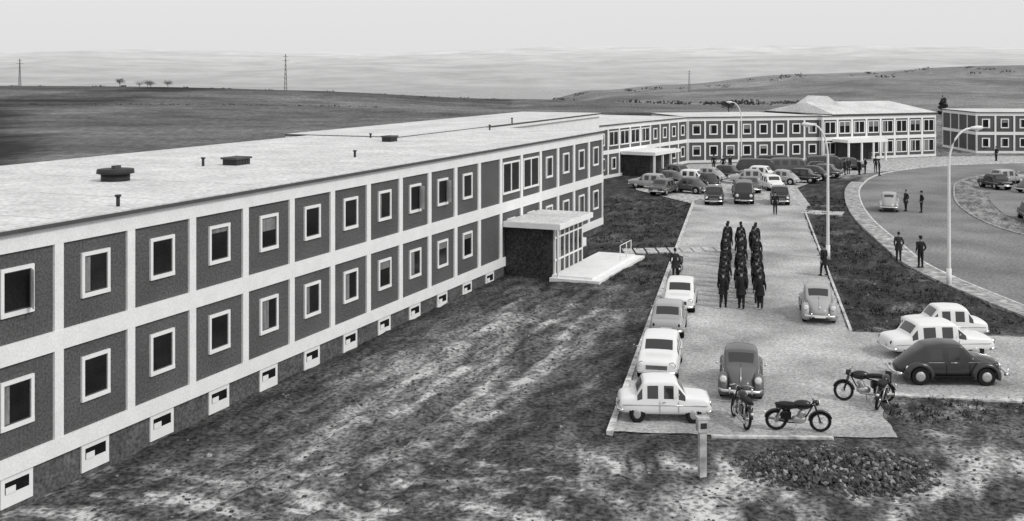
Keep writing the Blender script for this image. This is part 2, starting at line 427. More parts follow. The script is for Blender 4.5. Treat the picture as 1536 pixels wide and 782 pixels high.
for i in range(12): b.box(i*5+2, i*5+2.05, .1, 15.7, 7.268, 7.273, 0)
b.obj('roof_seams', [m_slab], bA)
b = PB(); ex0, ex1 = 33.2+X0, 38.2+X0
b.box(ex0, ex1, -2.9, -.05, -.3, 2.74, 0)
b.box(ex0-.4, ex1+.4, -3.5, -.085, 2.75, 3.05, 1); b.box(ex0-.35, ex1+.35, -3.45, -.09, 2.9, 3.07, 2)
b.box(ex0+.2, ex1-.05, -2.94, -2.85, .1, 2.7, 3)
for i in range(7):
    x = lerp(ex0+.2, ex1-.08, i/6); b.box(x-.05, x+.05, -3.0, -2.86, .05, 2.74, 1)
b.box(ex0+.15, ex1, -2.985, -2.86, .9, 1.0, 1); b.box(ex0+.15, ex1, -2.985, -2.86, 2.15, 2.24, 1); b.box(ex0+.15, ex1, -2.99, -2.86, .05, .22, 1)
b.box(ex0-.4, ex0-.3, -3.4, -3.3, 0, 2.75, 1)
b.box(ex0-.2, ex1+3.2, -5.3, -2.95, -.3, .22, 1); b.box(ex0-.5, ex1+3.6, -5.8, -2.9, -.3, .1, 1)
b.box(ex1+.6, ex1+3, -2.2, -.1, .0, 1.1, 1); b.box(ex1+.8, ex1+2.8, -2.4, -.1, -.1, .6, 0)
for x in (ex1+.7, ex1+2.0, ex1+3.0): b.tube([(x,-5.1,.2),(x,-5.1,1.1)], .025, 1, 6)
b.tube([(ex1+.7,-5.1,1.1),(ex1+3.0,-5.1,1.1)], .025, 1, 6)
b.obj('entrance_pavilion', [m_dark2, m_white, m_roof, m_glass], bA)

ZF = {'base': -.4, 'bands': [(-.1,.32),(2.55,2.98),(5.2,5.62)]}
WF = {'low': 1.5, 'up': 4.15, 'w': 1.12, 'h': 1.3, 'fw': .13}
def nb(L, n, lo='n', up='n'): return [(L*i/n, L*(i+1)/n, lo if isinstance(lo, str) else lo[i], up if isinstance(up, str) else up[i]) for i in range(n)]
aB = math.atan2(.854, .52); LB = 33.0
bB = building('barracks_building', (21.7-.52*LB, 136.7-.854*LB), aB, LB, 13, nb(LB, 12, 'n', ['n','n','n','n','w','w','w','w','n','n','n','n']), ZF, WF, .26)
b = PB(); b.box(14, 21, -4.2, -.1, 2.35, 2.7, 0); b.box(14.4, 20.6, -3.4, -.1, -.1, 2.34, 1)
for x in (14.3, 16.5, 18.7, 20.8): b.box(x-.09, x+.09, -4.05, -3.85, 0, 2.35, 0)
b.obj('entrance_canopy', [m_white, m_dark2], bB)
LC = 18.0; bC = building('barracks_building', (21.9, 136.9), math.radians(12.5), LC, 13, nb(LC, 8), ZF, WF, .22)
LD = 19.0; aD = math.radians(24)
bD = building('barracks_building', (39.6, 140.3), aD, LD, 14, nb(LD, 8, 'w', 'w'), ZF, WF, .3)
b = PB()
b.add([(1.5,-.3,5.9),(LD+.2,-.3,5.9),(LD-2,6.5,7.3),(2.5,6.5,7.3),(1.5,14,5.9),(LD+.2,14,5.9)], [(0,1,2,3),(3,2,5,4),(0,3,4),(1,5,2)], 0)
b.box(1.5, LD+.2, -.3, 14, 5.78, 5.895, 1)
b.add([(3,5,7.0),(7,5,7.0),(5,5,8.1),(3,9,7.0),(7,9,7.0),(5,9,8.1)], [(0,1,2),(0,2,5,3),(1,4,5,2),(3,5,4)], 0)
b.obj('hall_roof', [m_roof, m_gut], bD)
b = PB(); b.box(1.5, 8, -3.0, -.1, 2.4, 2.75, 0); b.box(2, 7.5, -.6, -.1, 0, 2.39, 1)
for x in (1.8, 3.9, 5.8, 7.8): b.box(x-.1, x+.1, -2.9, -2.7, 0, 2.4, 0)
b.obj('entrance_canopy', [m_white, m_dark2], bD)
LE = 31; bE = building('barracks_building', (64.6, 153), math.radians(-2), LE, 13, nb(LE, 12), ZF, WF, .24)

# ------------------------------------------------------------------ vehicles
def wheelset(b, xs_, track, r, mt=1, mh=2, well=None):
    for x in xs_:
        for s in (-1, 1):
            y = s*track
            b.tube([(x,y-.09*s,r),(x,y-.07*s,r),(x,y+.07*s,r),(x,y+.085*s,r)], [r*.9,r,r,r*.88], mt, 20)
            b.tube([(x,y+.08*s,r),(x,y+.098*s,r),(x,y+.115*s,r)], [r*.58,r*.52,r*.2], mh, 16)
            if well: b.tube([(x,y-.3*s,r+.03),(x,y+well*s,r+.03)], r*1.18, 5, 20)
def body(st, side, top):
    b = PB(); rings = []
    for (x, w, zb, zt, y4, z4, y5, z5, z6) in st:
        h = [(0,zb),(w*.88,zb),(w,zb+.14),(w*1.02,(zb+zt)/2+.03),(w*.965,zt),(y4,z4),(y5,z5),(0,z6)]
        rings.append([(x,y,z) for y, z in h]+[(x,-y,z) for y, z in h[1:-1][::-1]])
    def mf(i, k):
        if i in side and k in (4, 9): return 3
        if i in top and k in (6, 7): return 3
        return 0
    b.loft(rings, 0, mfn=mf)
    me = b.mesh('body', [])
    def su(o):
        md = o.modifiers.new('s', 'SUBSURF'); md.levels = 2; md.render_levels = 2
    for _ in range(6): me.materials.append(None)
    me.polygons.foreach_set('material_index', b.m)
    return evalmesh(me, su)
SED = [(2.16,.60,.42,.56,.5,.62,.3,.64,.65),(2.12,.72,.33,.68,.62,.75,.36,.77,.78),(1.98,.77,.26,.76,.68,.84,.4,.86,.87),(1.4,.79,.24,.78,.70,.88,.4,.90,.91),(1.06,.80,.24,.78,.73,.87,.62,.91,.93),(1.0,.80,.24,.78,.73,.88,.63,.93,.95),
       (.56,.80,.24,.78,.67,1.35,.61,1.41,1.43),(.50,.80,.24,.78,.67,1.37,.61,1.43,1.46),(-.15,.80,.24,.78,.68,1.38,.61,1.45,1.49),(-.20,.80,.24,.78,.68,1.38,.61,1.45,1.49),(-.92,.80,.24,.78,.67,1.36,.61,1.43,1.46),(-1.0,.80,.24,.78,.66,1.34,.60,1.40,1.43),
       (-1.32,.79,.24,.78,.73,.89,.62,.93,.95),(-1.38,.79,.25,.78,.71,.88,.60,.91,.93),(-1.9,.77,.27,.77,.67,.86,.4,.88,.89),(-2.08,.73,.33,.72,.62,.78,.36,.80,.81),(-2.14,.62,.42,.58,.5,.64,.3,.66,.67)]
VAN = [(2.05,.70,.40,.75,.66,1.0,.5,1.05,1.07),(1.98,.80,.30,.85,.76,1.1,.6,1.14,1.16),(1.90,.84,.28,1.08,.80,1.14,.66,1.2,1.22),(1.66,.85,.28,1.10,.74,1.68,.62,1.78,1.82),(1.52,.86,.28,1.10,.74,1.74,.64,1.86,1.91),(.75,.86,.28,1.10,.75,1.76,.64,1.88,1.94),(.68,.86,.28,1.10,.75,1.76,.64,1.88,1.94),(-.15,.86,.28,1.10,.75,1.76,.64,1.88,1.94),(-.22,.86,.28,1.10,.75,1.76,.64,1.88,1.94),(-1.15,.86,.28,1.10,.75,1.76,.64,1.88,1.94),(-1.25,.86,.28,1.10,.75,1.75,.64,1.87,1.92),
       (-1.85,.84,.28,1.10,.74,1.70,.62,1.80,1.84),(-2.0,.80,.32,.98,.72,1.25,.6,1.30,1.32),(-2.08,.72,.42,.8,.66,1.0,.5,1.05,1.06)]
BEE = [(1.93,.22,.42,.50,.18,.56,.1,.58,.58),(1.82,.36,.32,.60,.30,.70,.18,.75,.77),(1.45,.47,.30,.70,.40,.85,.24,.92,.94),(1.0,.56,.28,.82,.50,.97,.34,1.03,1.05),(.78,.62,.28,.86,.59,.96,.52,1.02,1.05),
       (.40,.67,.28,.87,.59,1.37,.53,1.43,1.46),(.32,.68,.28,.87,.60,1.39,.53,1.45,1.49),(-.24,.69,.28,.87,.60,1.39,.48,1.49,1.53),(-.29,.69,.28,.87,.60,1.39,.48,1.49,1.53),(-.86,.68,.28,.87,.56,1.30,.46,1.42,1.45),(-.95,.67,.28,.87,.55,1.25,.45,1.36,1.39),
       (-1.25,.62,.30,.84,.47,1.07,.38,1.15,1.18),(-1.60,.52,.32,.70,.40,.84,.27,.92,.94),(-1.85,.40,.36,.56,.32,.64,.2,.70,.72),(-1.97,.24,.42,.50,.2,.54,.12,.58,.58)]
def car_mesh(kind, pt):
    b = PB(); mats = [P[pt], m_tyre, m_hub, m_cglass, m_chrome, m_well, m_lens]
    if kind == 'round':
        b.merge(body(BEE, (6, 8), (4, 10)))
        for cx in (1.20, -1.20):
            for s in (-1, 1):
                rings = []
                for i in range(15):
                    a = math.radians(lerp(-18, 198, i/14))
                    rings.append([(cx+r*math.cos(a)*1.08, s*y, .34+r*math.sin(a)) for y, r in ((.40,.44),(.52,.52),(.66,.52),(.75,.45),(.785,.37),(.76,.355),(.5,.36))])
                b.loft(rings, 0)
                if cx > 0:
                    b.ell((cx+.34, s*.60, .70), (.17,.14,.145), 0, 12, 8); b.tube([(cx+.42,s*.60,.73),(cx+.50,s*.60,.73)], [.135,.132], 4, 16); b.tube([(cx+.495,s*.60,.73),(cx+.515,s*.60,.73),(cx+.53,s*.60,.73)], [.12,.11,.05], 6, 16)
                else: b.ell((cx-.44, s*.62, .6), (.06,.05,.09), 6, 8, 6)
        for s in (-1, 1):
            b.box(-.75, .75, min(s*.6, s*.78), max(s*.6, s*.78), .27, .33, 5)
            b.tube([(.2,s*.71,.83),(-.1,s*.71,.83)], .012, 4, 6)
            b.tube([(1.0,s*.60,.82),(-.9,s*.69,.82)], .012, 4, 6)
        b.tube([(1.86,-.72,.42),(2.02,-.6,.42),(2.06,0,.42),(2.02,.6,.42),(1.86,.72,.42)], .055, 4, 8)
        b.tube([(-1.86,-.72,.42),(-2.04,-.6,.42),(-2.08,0,.42),(-2.04,.6,.42),(-1.86,.72,.42)], .055, 4, 8)
        for s in (-.38, .38): b.tube([(2.07,s,.34),(2.09,s,.55)], .03, 4, 6)
        b.tube([(1.9,0,.72),(1.6,0,.905),(1.2,0,1.0),(.8,0,1.07)], .014, 4, 6)
        b.box(2.1, 2.115, -.24, .24, .36, .47, 6)
        wheelset(b, (1.20, -1.20), .66, .325)
    else:
        if kind == 'van':
            b.merge(body(VAN, (4, 6, 8, 10), (2, 11))); hx, hz, wx = 2.0, .80, (1.25, -1.25)
        else:
            b.merge(body(SED, (5, 7, 9, 11), (5, 11))); hx, hz, wx = 2.0, .66, (1.30, -1.28)
        wheelset(b, wx, .70 if kind != 'van' else .76, .31, well=.075)
        for s in (-1, 1):
            b.tube([(hx,s*.58,hz),(hx+.13,s*.58,hz),(hx+.15,s*.58,hz)], [.12,.115,.05], 6, 14)
            b.tube([(hx,s*.58,hz),(hx+.125,s*.58,hz)], .14, 4, 14)
            b.ell((-2.08,s*.58,.66), (.05,.06,.09), 5, 8, 6)
            if kind != 'van':
                b.tube([(1.95,s*.80,.62),(0,s*.825,.64),(-1.95,s*.79,.62)], .012, 4, 6)
                b.box(-.12, .02, min(s*.815,s*.83), max(s*.815,s*.83), .72, .745, 4)
        if kind != 'van':
            b.box(2.13, 2.16, -.40, .40, .50, .66, 5)
            for i in range(5): b.box(2.15, 2.168, -.40, .40, .51+.032*i, .52+.032*i, 4)
        b.tube([(1.92,-.78,.40),(2.16,-.66,.40),(2.21,0,.40),(2.16,.66,.40),(1.92,.78,.40)], .055, 4, 8)
        b.tube([(-1.92,-.76,.42),(-2.14,-.64,.42),(-2.19,0,.42),(-2.14,.64,.42),(-1.92,.76,.42)], .055, 4, 8)
        b.box(-2.19, -2.175, -.25, .25, .48, .59, 6); b.box(2.21, 2.225, -.24, .24, .33, .43, 6)
    if kind != 'van':
        for s in (-1, 1):
            b.tube([(.62,s*.66,.93),(.64,s*.84,1.0)], .01, 4, 5); b.ell((.64,s*.86,1.02), (.02,.05,.035), 4, 8, 6)
        for s in (-1, 1):
            for x in (-.24, .62):
                w = .697 if kind == 'round' else .818
                if kind == 'round' and x > 0: w = .655
                b.tube([(x,s*w,.36),(x,s*(w+.004),.6),(x,s*(w-.012),.77)], .008, 5, 4)
    return b.mesh('car_'+kind+'_'+pt, mats)
CM = {}
def car(kind, pt, X, Y, heading, sc=(1,1,1), name=None):
    if (kind, pt) not in CM: CM[(kind, pt)] = car_mesh(kind, pt)
    o = bpy.data.objects.new(name or ('parked_van' if kind == 'van' else 'parked_car'), CM[(kind, pt)]); COL.objects.link(o)
    o.location = (X, Y, .034); o.rotation_euler = (0, 0, math.radians(heading)); o.scale = sc; return o
EH = 78.0
car('sedan','white',5.05,36.7,-3,(.71,.88,.93))
car('sedan','white',5.75,42.6,EH+180,(.92,.98,.95))
car('sedan','light',6.95,48.7,EH,(.80,.92,.95))
car('sedan','white',8.25,53.8,EH+180,(.88,.95,.95))
car('round','grey',8.35,40.1,EH+180)
car('round','light',14.35,51.7,EH+180)
car('round','dark',16.2,41.0,-2)
car('sedan','white',17.2,44.7,4,(1.0,1,.98))
car('sedan','white',18.7,47.6,178,(.78,.92,.97))
car('round','light',31.2,91,70)
car('sedan','black',17.6,95.7,EH+180); car('van','dark',20.3,96.2,EH+180); car('sedan','black',23.3,95.7,EH+180)
far = [(13.6,107.5,'sedan','light',150),(15.6,110.5,'round','grey',150),(18.0,112.0,'sedan','white',150),(20.3,114.5,'round','light',150),(19.3,108.5,'round','dark',100),(22.6,117.2,'sedan','dark',150),
       (22.4,104.5,'sedan','grey',95),(25.0,106.5,'sedan','white',95),(24.2,112,'sedan','light',170),(27.2,111.5,'round','light',150),(29.6,113.2,'sedan','black',150),(31.5,116,'round','dark',150),(26.5,120,'van','dark',170),(30.2,121,'van','grey',175),(33.5,121.5,'sedan','black',175),(21.0,101.0,'round','dark',80),
       (16.6,103.5,'round','grey',140),(29.5,124.5,'van','black',172),(35,124,'van','dark',176),(26.0,116.3,'sedan','white',150),(14.2,102.6,'sedan','grey',60),(33.5,112.5+6,'sedan','grey',150),(38.5,127,'sedan','dark',185),(17.5,118,'sedan','grey',130)]
for X, Y, k, pt, h in far: car(k, pt, X, Y, h)
for X, Y, k, pt, h in [(40.0,84.6,'sedan','black',75),(40.5,80.0,'sedan','white',70),(50.2,112.0,'sedan','light',15),(47.2,107.5,'sedan','black',95),(49.5,104,'round','grey',20)]: car(k, pt, X, Y, h)

def moto_mesh():
    b = PB()
    for x in (.63, -.60):
        b.torus((x,0,.31), .265, .045, 1); b.torus((x,0,.31), .222, .014, 3, 24, 6)
        b.tube([(x,-.07,.31),(x,.07,.31)], .06, 3, 12)
        for i in range(14):
            a = 2*math.pi*i/14; b.tube([(x+.05*math.cos(a),.03*(-1)**i,.31+.05*math.sin(a)),(x+.225*math.cos(a+.2),0,.31+.225*math.sin(a+.2))], .0035, 3, 4)
        rings = []
        for i in range(11):
            a = math.radians(lerp(20, 175, i/10) if x > 0 else lerp(5, 165, i/10))
            rings.append([(x+r*math.cos(a), y, .31+r*math.sin(a)) for y, r in ((-.065,.315),(-.04,.345),(.04,.345),(.065,.315),(.04,.335),(-.04,.335))])
        b.loft(rings, 0)
    b.tube([(.42,0,.86),(.1,0,.74),(-.4,0,.62),(-.6,0,.31)], .022, 0); b.tube([(.42,0,.80),(.22,0,.42),(.1,0,.24),(-.28,0,.25),(-.6,0,.31)], .022, 0)
    b.tube([(-.28,0,.25),(-.34,0,.66)], .02, 0)
    for s in (-1, 1):
        b.tube([(.63,s*.075,.31),(.52,s*.075,.62),(.42,s*.075,.93)], [.02,.028,.028], 0); b.tube([(-.6,s*.1,.33),(-.46,s*.1,.68)], [.03,.025], 3)
        b.tube([(.42,s*.05,.98),(.36,s*.2,1.03),(.30,s*.36,1.0)], [.012,.012,.018], 3, 6)
    b.tube([(.43,-.1,.93),(.43,.1,.93)], .03, 0)
    b.ell((.12,0,.80), (.28,.13,.14), 0, 16, 10); b.ell((-.32,0,.80), (.34,.13,.065), 2, 14, 8); b.box(-.62, -.05, -.11, .11, .72, .79, 2)
    b.ell((.03,0,.36), (.22,.12,.13), 3, 14, 8); b.tube([(.06,0,.42),(.14,0,.64)], [.10,.085], 3, 12)
    for i in range(4): b.tube([(.075+.018*i,0,.46+.04*i),(.078+.018*i,0,.475+.04*i)], .12, 3, 12)
    b.tube([(.16,.06,.55),(.26,.12,.42),(.1,.15,.26),(-.3,.16,.25),(-.85,.17,.28)], [.02,.02,.022,.04,.045], 3)
    b.ell((.50,0,.87), (.10,.085,.085), 0, 12, 8); b.tube([(.57,0,.87),(.60,0,.87)], .078, 4, 12)
    b.box(-.50, -.2, .1, .16, .42, .62, 0); b.box(-.50, -.2, -.16, -.1, .42, .62, 0)
    b.ell((-.93,0,.55), (.04,.05,.04), 4, 8, 6); b.tube([(-.05,-.1,.28),(-.1,-.3,.02)], .014, 3, 6)
    return b.mesh('motorcycle', [P['black'], m_tyre, m_hair, m_hub, m_lens])
MM = moto_mesh()
for X, Y, r in ((9.15,35.25,-8),(7.45,36.0,95),(12.3,38.35,170),(12.75,38.0,60),(9.3,61.6,80)):
    o = inst('motorcycle', MM, (X, Y, .034), math.radians(r), math.radians(9), 1.12)

# ------------------------------------------------------------------ people
def person(nm, stride=0.0, cap=True, cloth=None, arms='swing', coat=False):
    b = PB(); V = []; E = []; R = []
    def v(p, r, par=None):
        V.append(p); R.append(r)
        if par is not None: E.append((par, len(V)-1))
        return len(V)-1
    pel = v((0,0,.97), (.135,.115)); sp = v((.0,0,1.12), (.13,.11), pel); ch = v((.01,0,1.30), (.165,.135), sp); nk = v((0,0,1.45), (.075,.07), ch); v((.01,0,1.52), (.055,.055), nk)
    ends = []
    for s in (-1, 1):
        sw = stride*s
        hip = v((.0,.085*s,.88), (.105,.10), pel)
        kx = .30*sw if sw > 0 else .05*sw+.0
        ax = .42*sw if sw > 0 else .44*sw
        az = .09 if sw >= 0 else .09+.12*abs(stride)
        kn = v((kx,.095*s,.50 if sw >= 0 else .51), (.076,.076), hip); an = v((ax,.095*s,az), (.058,.058), kn)
        sh = v((0,.17*s,1.40), (.085,.078), ch)
        if arms == 'pocket': el = v((-.09,.27*s,1.13), (.055,.055), sh); wr = v((.06,.23*s,.95), (.04,.04), el)
        else: el = v((-.16*sw-.02,.245*s,1.13), (.058,.056), sh); wr = v((-.34*sw+.05,.255*s,.90), (.04,.04), el)
        ends.append((s, V[an], V[el], V[wr], sw))
    me = bpy.data.meshes.new('sk'); me.from_pydata(V, E, [])
    def su(o):
        md = o.modifiers.new('k', 'SKIN'); md.use_smooth_shade = True
        for i, d in enumerate(o.data.skin_vertices[0].data): d.radius = R[i]; d.use_root = (i == 0)
        m2 = o.modifiers.new('s', 'SUBSURF'); m2.levels = 1; m2.render_levels = 1
    b.merge(evalmesh(me, su), fixed=0)
    if coat:
        b.loft([[(lerp(.0,.01,k)+rx*math.cos(a), ry*math.sin(a), z) for a in [2*math.pi*i/14 for i in range(14)]] for k, (z, rx, ry) in enumerate([(.66,.20,.23),(.85,.165,.205),(1.05,.14,.18)])], 0, cap=False)
    for s, an, el, wr, sw in ends:
        f = [(an[0]-.07,.045,.035),(an[0]-.02,.05,.05),(an[0]+.06,.048,.04),(an[0]+.14,.045,.03),(an[0]+.19,.025,.018)]
        zz = an[2]-.09
        b.loft([[(x, an[1]+w*math.cos(a), zz+max(0.002, h+h*math.sin(a))) for a in [2*math.pi*i/10 for i in range(10)]] for x, w, h in f], 3)
        b.tube([(an[0],an[1],an[2]+.16),(an[0],an[1],an[2]-.03)], [.052,.05], 3, 10)
        w = Vector(wr); d = (w-Vector(el)).normalized()
        b.tube([w-d*.01, w+d*.03, w+d*.07, w+d*.095], [.026,.036,.038,.03], 1, 8)
        for i in range(4):
            o = Vector((-.03+.02*i, 0, 0)); base = w+d*.09+o; ln = (.06,.072,.078,.07)[i]
            b.tube([base, base+d*ln*.5+Vector((.0,-.004*s,0)), base+d*ln*.85+Vector((.006,-.022*s,0))], [.0095,.009,.007], 1, 6)
        tb = w+d*.03+Vector((.03,0,0)); b.tube([tb, tb+d*.03+Vector((.02,-.005*s,0)), tb+d*.06+Vector((.022,-.014*s,0))], [.012,.01,.008], 1, 6)
    rings = []
    for z, rx, ry, ox in [(1.53,.045,.04,.02),(1.55,.075,.052,.025),(1.58,.090,.064,.015),(1.62,.096,.070,.008),(1.66,.098,.075,.0),(1.70,.096,.077,-.005),(1.735,.085,.070,-.008),(1.757,.055,.048,-.01),(1.765,.015,.012,-.01)]:
        rings.append([(ox+rx*math.cos(a), ry*math.sin(a), z) for a in [2*math.pi*i/16 for i in range(16)]])
    b.loft(rings, 1)
    b.tube([(0,0,1.44),(.01,0,1.56)], [.058,.05], 1, 10)
    b.add([(.100,-.014,1.625),(.100,.014,1.625),(.126,0,1.628),(.100,0,1.665)], [(0,1,2),(0,2,3),(1,3,2)], 1, True)
    for s in (-1, 1):
        b.ell((.088,s*.030,1.652), (.011,.012,.007), 2, 8, 5); b.ell((.0,s*.078,1.645), (.018,.009,.028), 1, 8, 6)
        b.tube([(.094,s*.016,1.668),(.088,s*.042,1.668)], .004, 2, 5)
    b.tube([(.098,-.022,1.590),(.103,0,1.589),(.098,.022,1.590)], .004, 2, 5)
    hr = [(1.62,.088,.079,-.018),(1.67,.100,.082,-.012),(1.71,.100,.083,-.010),(1.75,.080,.068,-.012),(1.775,.04,.034,-.012)]
    b.loft([[(ox+rx*math.cos(a)*(.82 if math.cos(a) > .3 and z < 1.7 else 1), ry*math.sin(a), z) for a in [2*math.pi*i/16 for i in range(16)]] for z, rx, ry, ox in hr], 2)
    if cap:
        b.loft([[(ox+rx*math.cos(a), ry*math.sin(a), z) for a in [2*math.pi*i/16 for i in range(16)]] for z, rx, ry, ox in [(1.69,.104,.088,-.005),(1.74,.106,.09,-.005),(1.78,.115,.095,-.0),(1.795,.08,.07,0)]], 2)
        b.add([(.09,-.06,1.70),(.15,-.035,1.685),(.15,.035,1.685),(.09,.06,1.70)], [(0,1,2,3)], 2)
    return b.mesh(nm, [cloth or m_cloth, m_skin, m_hair, m_boot])
PM = [person('soldier_a', .6, coat=True), person('soldier_b', -.6, coat=True), person('soldier_c', .4, coat=True)]
PS = [person('stand_a', .12, False, m_cloth2, 'pocket', True), person('stand_b', .35, False, m_cloth, 'swing', True), person('stand_c', 0.05, True, m_cloth, 'pocket', False)]
ex, ey = .2045, .979
for r in range(14):
    for c in (-1, 0, 1):
        u = r*1.22+random.uniform(-.14, .14)+(1.6 if r >= 8 else 0); w = c*.84+random.uniform(-.09, .09)
        X, Y = 11.08+ex*u+ey*w, 53.3+ey*u-ex*w
        inst('soldier', PM[(r+(random.random() < .15)) % 2 if random.random() < .85 else 2], (X, Y, .034), math.radians(78+random.uniform(-6, 6)), 0, random.uniform(.99, 1.08))
for X, Y, h in [(17.5,61.7,120),(21.1,88.2,-100),(23.7,63.8,100),(23.2,66,80),(32.3,90.2,200),(33.2,89.2,180),(37.3,122,-90),(38.2,121,30),(39.3,122.4,180),(36.5,120.6,0),(61.5,139.7,200),(24.0,125,-90),(24.9,125.6,-60),(26.0,124.6,200),(23.2,126.5,90),(9.0,60.7,80),(41.2,124.6,90),(40.2,120.4,-20)]:
    z = .034 if in_sheet(X, Y) else gz(X, Y)+.02
    if 23.1 < X < 24.3 and Y < 70: z = .12
    inst('pedestrian', random.choice(PS), (X, Y, z), math.radians(h), 0, random.uniform(.98, 1.06))

# ------------------------------------------------------------------ street furniture
def lamp(X, Y, H, arm, ang):
    b = PB(); c, s = math.cos(ang), math.sin(ang)
    pts = [(0,0,0),(0,0,1.0),(0,0,H-2.2)]
    for i in range(1, 9):
        a = math.pi/2*i/8; r = arm*.9
        pts.append((c*r*(1-math.cos(a)), s*r*(1-math.cos(a)), H-2.2+2.0*math.sin(a)))
    b.tube(pts, [.11,.10,.07]+[.055]*8, 0, 10)
    b.tube([(0,0,-.1),(0,0,.9)], .135, 0, 12)
    p = Vector(pts[-1]); d = Vector((c, s, .06))
    b.tube([p-d*.05, p+d*.05, p+d*.35, p+d*.62, p+d*.68], [.05,.09,.13,.10,.03], 0, 10)
    b.tube([p+d*.12+Vector((0,0,-.05)), p+d*.35+Vector((0,0,-.10)), p+d*.58+Vector((0,0,-.05))], [.04,.09,.04], 1, 10)
    b.obj('street_lamp', [m_lampost, m_lens], loc=(X, Y, gz(X, Y)))
lamp(19.3, 67.2, 8.45, 1.0, math.radians(175)); lamp(23.4, 58.9, 8.6, 1.35, math.radians(5)); lamp(27.0, 129.5, 8, 1.2, math.radians(180))
b = PB()
b.box(-.10, .10, -.10, .10, -.2, 1.25, 0); b.box(-.15, .15, -.13, .13, 1.25, 1.62, 0); b.box(-.18, .18, -.16, .16, 1.62, 1.68, 0); b.box(-.09, .09, -.14, -.131, 1.36, 1.52, 1)
b.obj('meter_post', [m_slab, m_dark], loc=(5.45, 31.5, 0), rotz=.15)

# rubble pile
b = PB()
for i in range(2600):
    a = random.uniform(0, 2*math.pi); r = random.random()**.6
    if r > .8 and random.random() < .4: r *= 1.15
    X = 9.4+2.6*r*math.cos(a); Y = 31.9+1.8*r*math.sin(a); s = random.uniform(.025, .09)
    z = .36*max(0, 1-r)**.8*(.7+.6*random.random())+gz(X, Y)*.5
    q = Matrix.Rotation(random.uniform(0, 6), 3, Vector((random.random(), random.random(), random.random())).normalized())
    v = [q @ Vector((sx*s*random.uniform(.5, 1), sy*s*random.uniform(.4, 1), sz*s*random.uniform(.3, .8))) for sx in (-1,1) for sy in (-1,1) for sz in (-1,1)]
    b.add([(p.x+X, p.y+Y, p.z+z) for p in v], [(0,1,3,2),(4,6,7,5),(0,4,5,1),(2,3,7,6),(0,2,6,4),(1,5,7,3)], 1 if random.random() < .2 else 0)
b.obj('rubble_pile', [m_stone, m_stone2])
b = PB()
for i in range(4600):
    Y = 27+random.random()**1.6*33; X = random.uniform(-12, 20)
    t, p = tp(X, Y)
    if p < .4 or in_sheet(X, Y, .3): continue
    s = random.uniform(.015, .055)*(1.5 if random.random() < .05 else 1)
    z = gz(X, Y)+s*.1
    v = [(X+sx*s*random.uniform(.5, 1.1), Y+sy*s*random.uniform(.5, 1.1), z+sz*s*random.uniform(.3, .7)) for sx in (-1,1) for sy in (-1,1) for sz in (-1,1)]
    b.add(v, [(0,1,3,2),(4,6,7,5),(0,4,5,1),(2,3,7,6),(0,2,6,4),(1,5,7,3)], 1 if random.random() < .12 else 0)
b.obj('loose_clods', [m_stone, m_stone2])

# grass / weeds : one mesh
GV, GF = [], []
def tuft(X, Y, z, h, k):
    for j in range(k):
        a = random.uniform(0, 6.28); w = .02+.03*random.random(); dx, dy = math.cos(a)*.12, math.sin(a)*.12
        ox, oy = random.uniform(-.15, .15), random.uniform(-.15, .15); o = len(GV)
        GV.extend([(X+ox-w*math.sin(a), Y+oy+w*math.cos(a), z-.03), (X+ox+w*math.sin(a), Y+oy-w*math.cos(a), z-.03), (X+ox+dx, Y+oy+dy, z+h*random.uniform(.5, 1.1))])
        GF.append((o, o+1, o+2))
for i in range(14000):
    Y = random.uniform(30, 100); X = random.uniform(lot_left_x(Y)-9, lot_left_x(Y)+18)
    if in_sheet(X, Y): continue
    t, p = tp(X, Y)
    if p < .5 and t < 52: continue
    if 32 < t < 43 and p < 6: continue
    if X < lot_left_x(Y) and t < 33: continue
    if X > lot_left_x(Y)+8 and X > 24.0 and Y < 86: continue
    if Y < 36: continue
    if nz(X*.5, Y*.5, 8) < -.1: continue
    tuft(X, Y, gz(X, Y), random.uniform(.06, .2), 7)
me = bpy.data.meshes.new('grass'); me.from_pydata(GV, [], GF); me.materials.append(m_grass)
COL.objects.link(bpy.data.objects.new('grass', me))

# ------------------------------------------------------------------ trees, pylons, far hills
def clumps(b, c, R, n, s, mi=1):
    for i in range(n):
        d = Vector((random.gauss(0,1), random.gauss(0,1), random.gauss(0,1))).normalized()*random.random()**.4
        p = Vector((c[0]+d.x*R[0], c[1]+d.y*R[1], c[2]+d.z*R[2]))
        for j in range(4):
            q = [p+Vector((random.uniform(-s,s), random.uniform(-s,s), random.uniform(-s,s))) for _ in range(3)]
            b.add(q, [(0,1,2)], mi)
def tree(X, Y, h, r):
    b = PB(); b.tube([(0,0,-.3),(.05,0,h*.35),(.0,.05,h*.7),(.05,0,h*.9)], [h*.035,h*.028,h*.015,h*.006], 0, 8)
    for i in range(9):
        a = i*2.4; z = h*(.3+.06*i); l = r*(1-.06*i)
        e = (l*math.cos(a)*.8, l*math.sin(a)*.8, z+l*.6); b.tube([(0,0,z),(e[0]*.5,e[1]*.5,z+l*.25),e], [h*.014,h*.009,h*.003], 0, 6)
        clumps(b, e, (r*.45,r*.45,r*.4), 35, h*.035)
    clumps(b, (0,0,h*.75), (r*.6,r*.6,h*.25), 120, h*.035)
    b.obj('tree', [m_bark, m_leaf], loc=(X, Y, gz(X, Y)))
tree(62, 315, 4.5, 1.9); tree(94, 240, 7.0, 1.0); tree(88, 300, 3, 1.5)
for X, h in ((-172, 3.6), (-163, 2.2), (-160, 2.8), (-155, 2.5), (-150, 3.0)): tree(X, 478+random.uniform(-8, 8), h, 2.2)
b = PB()
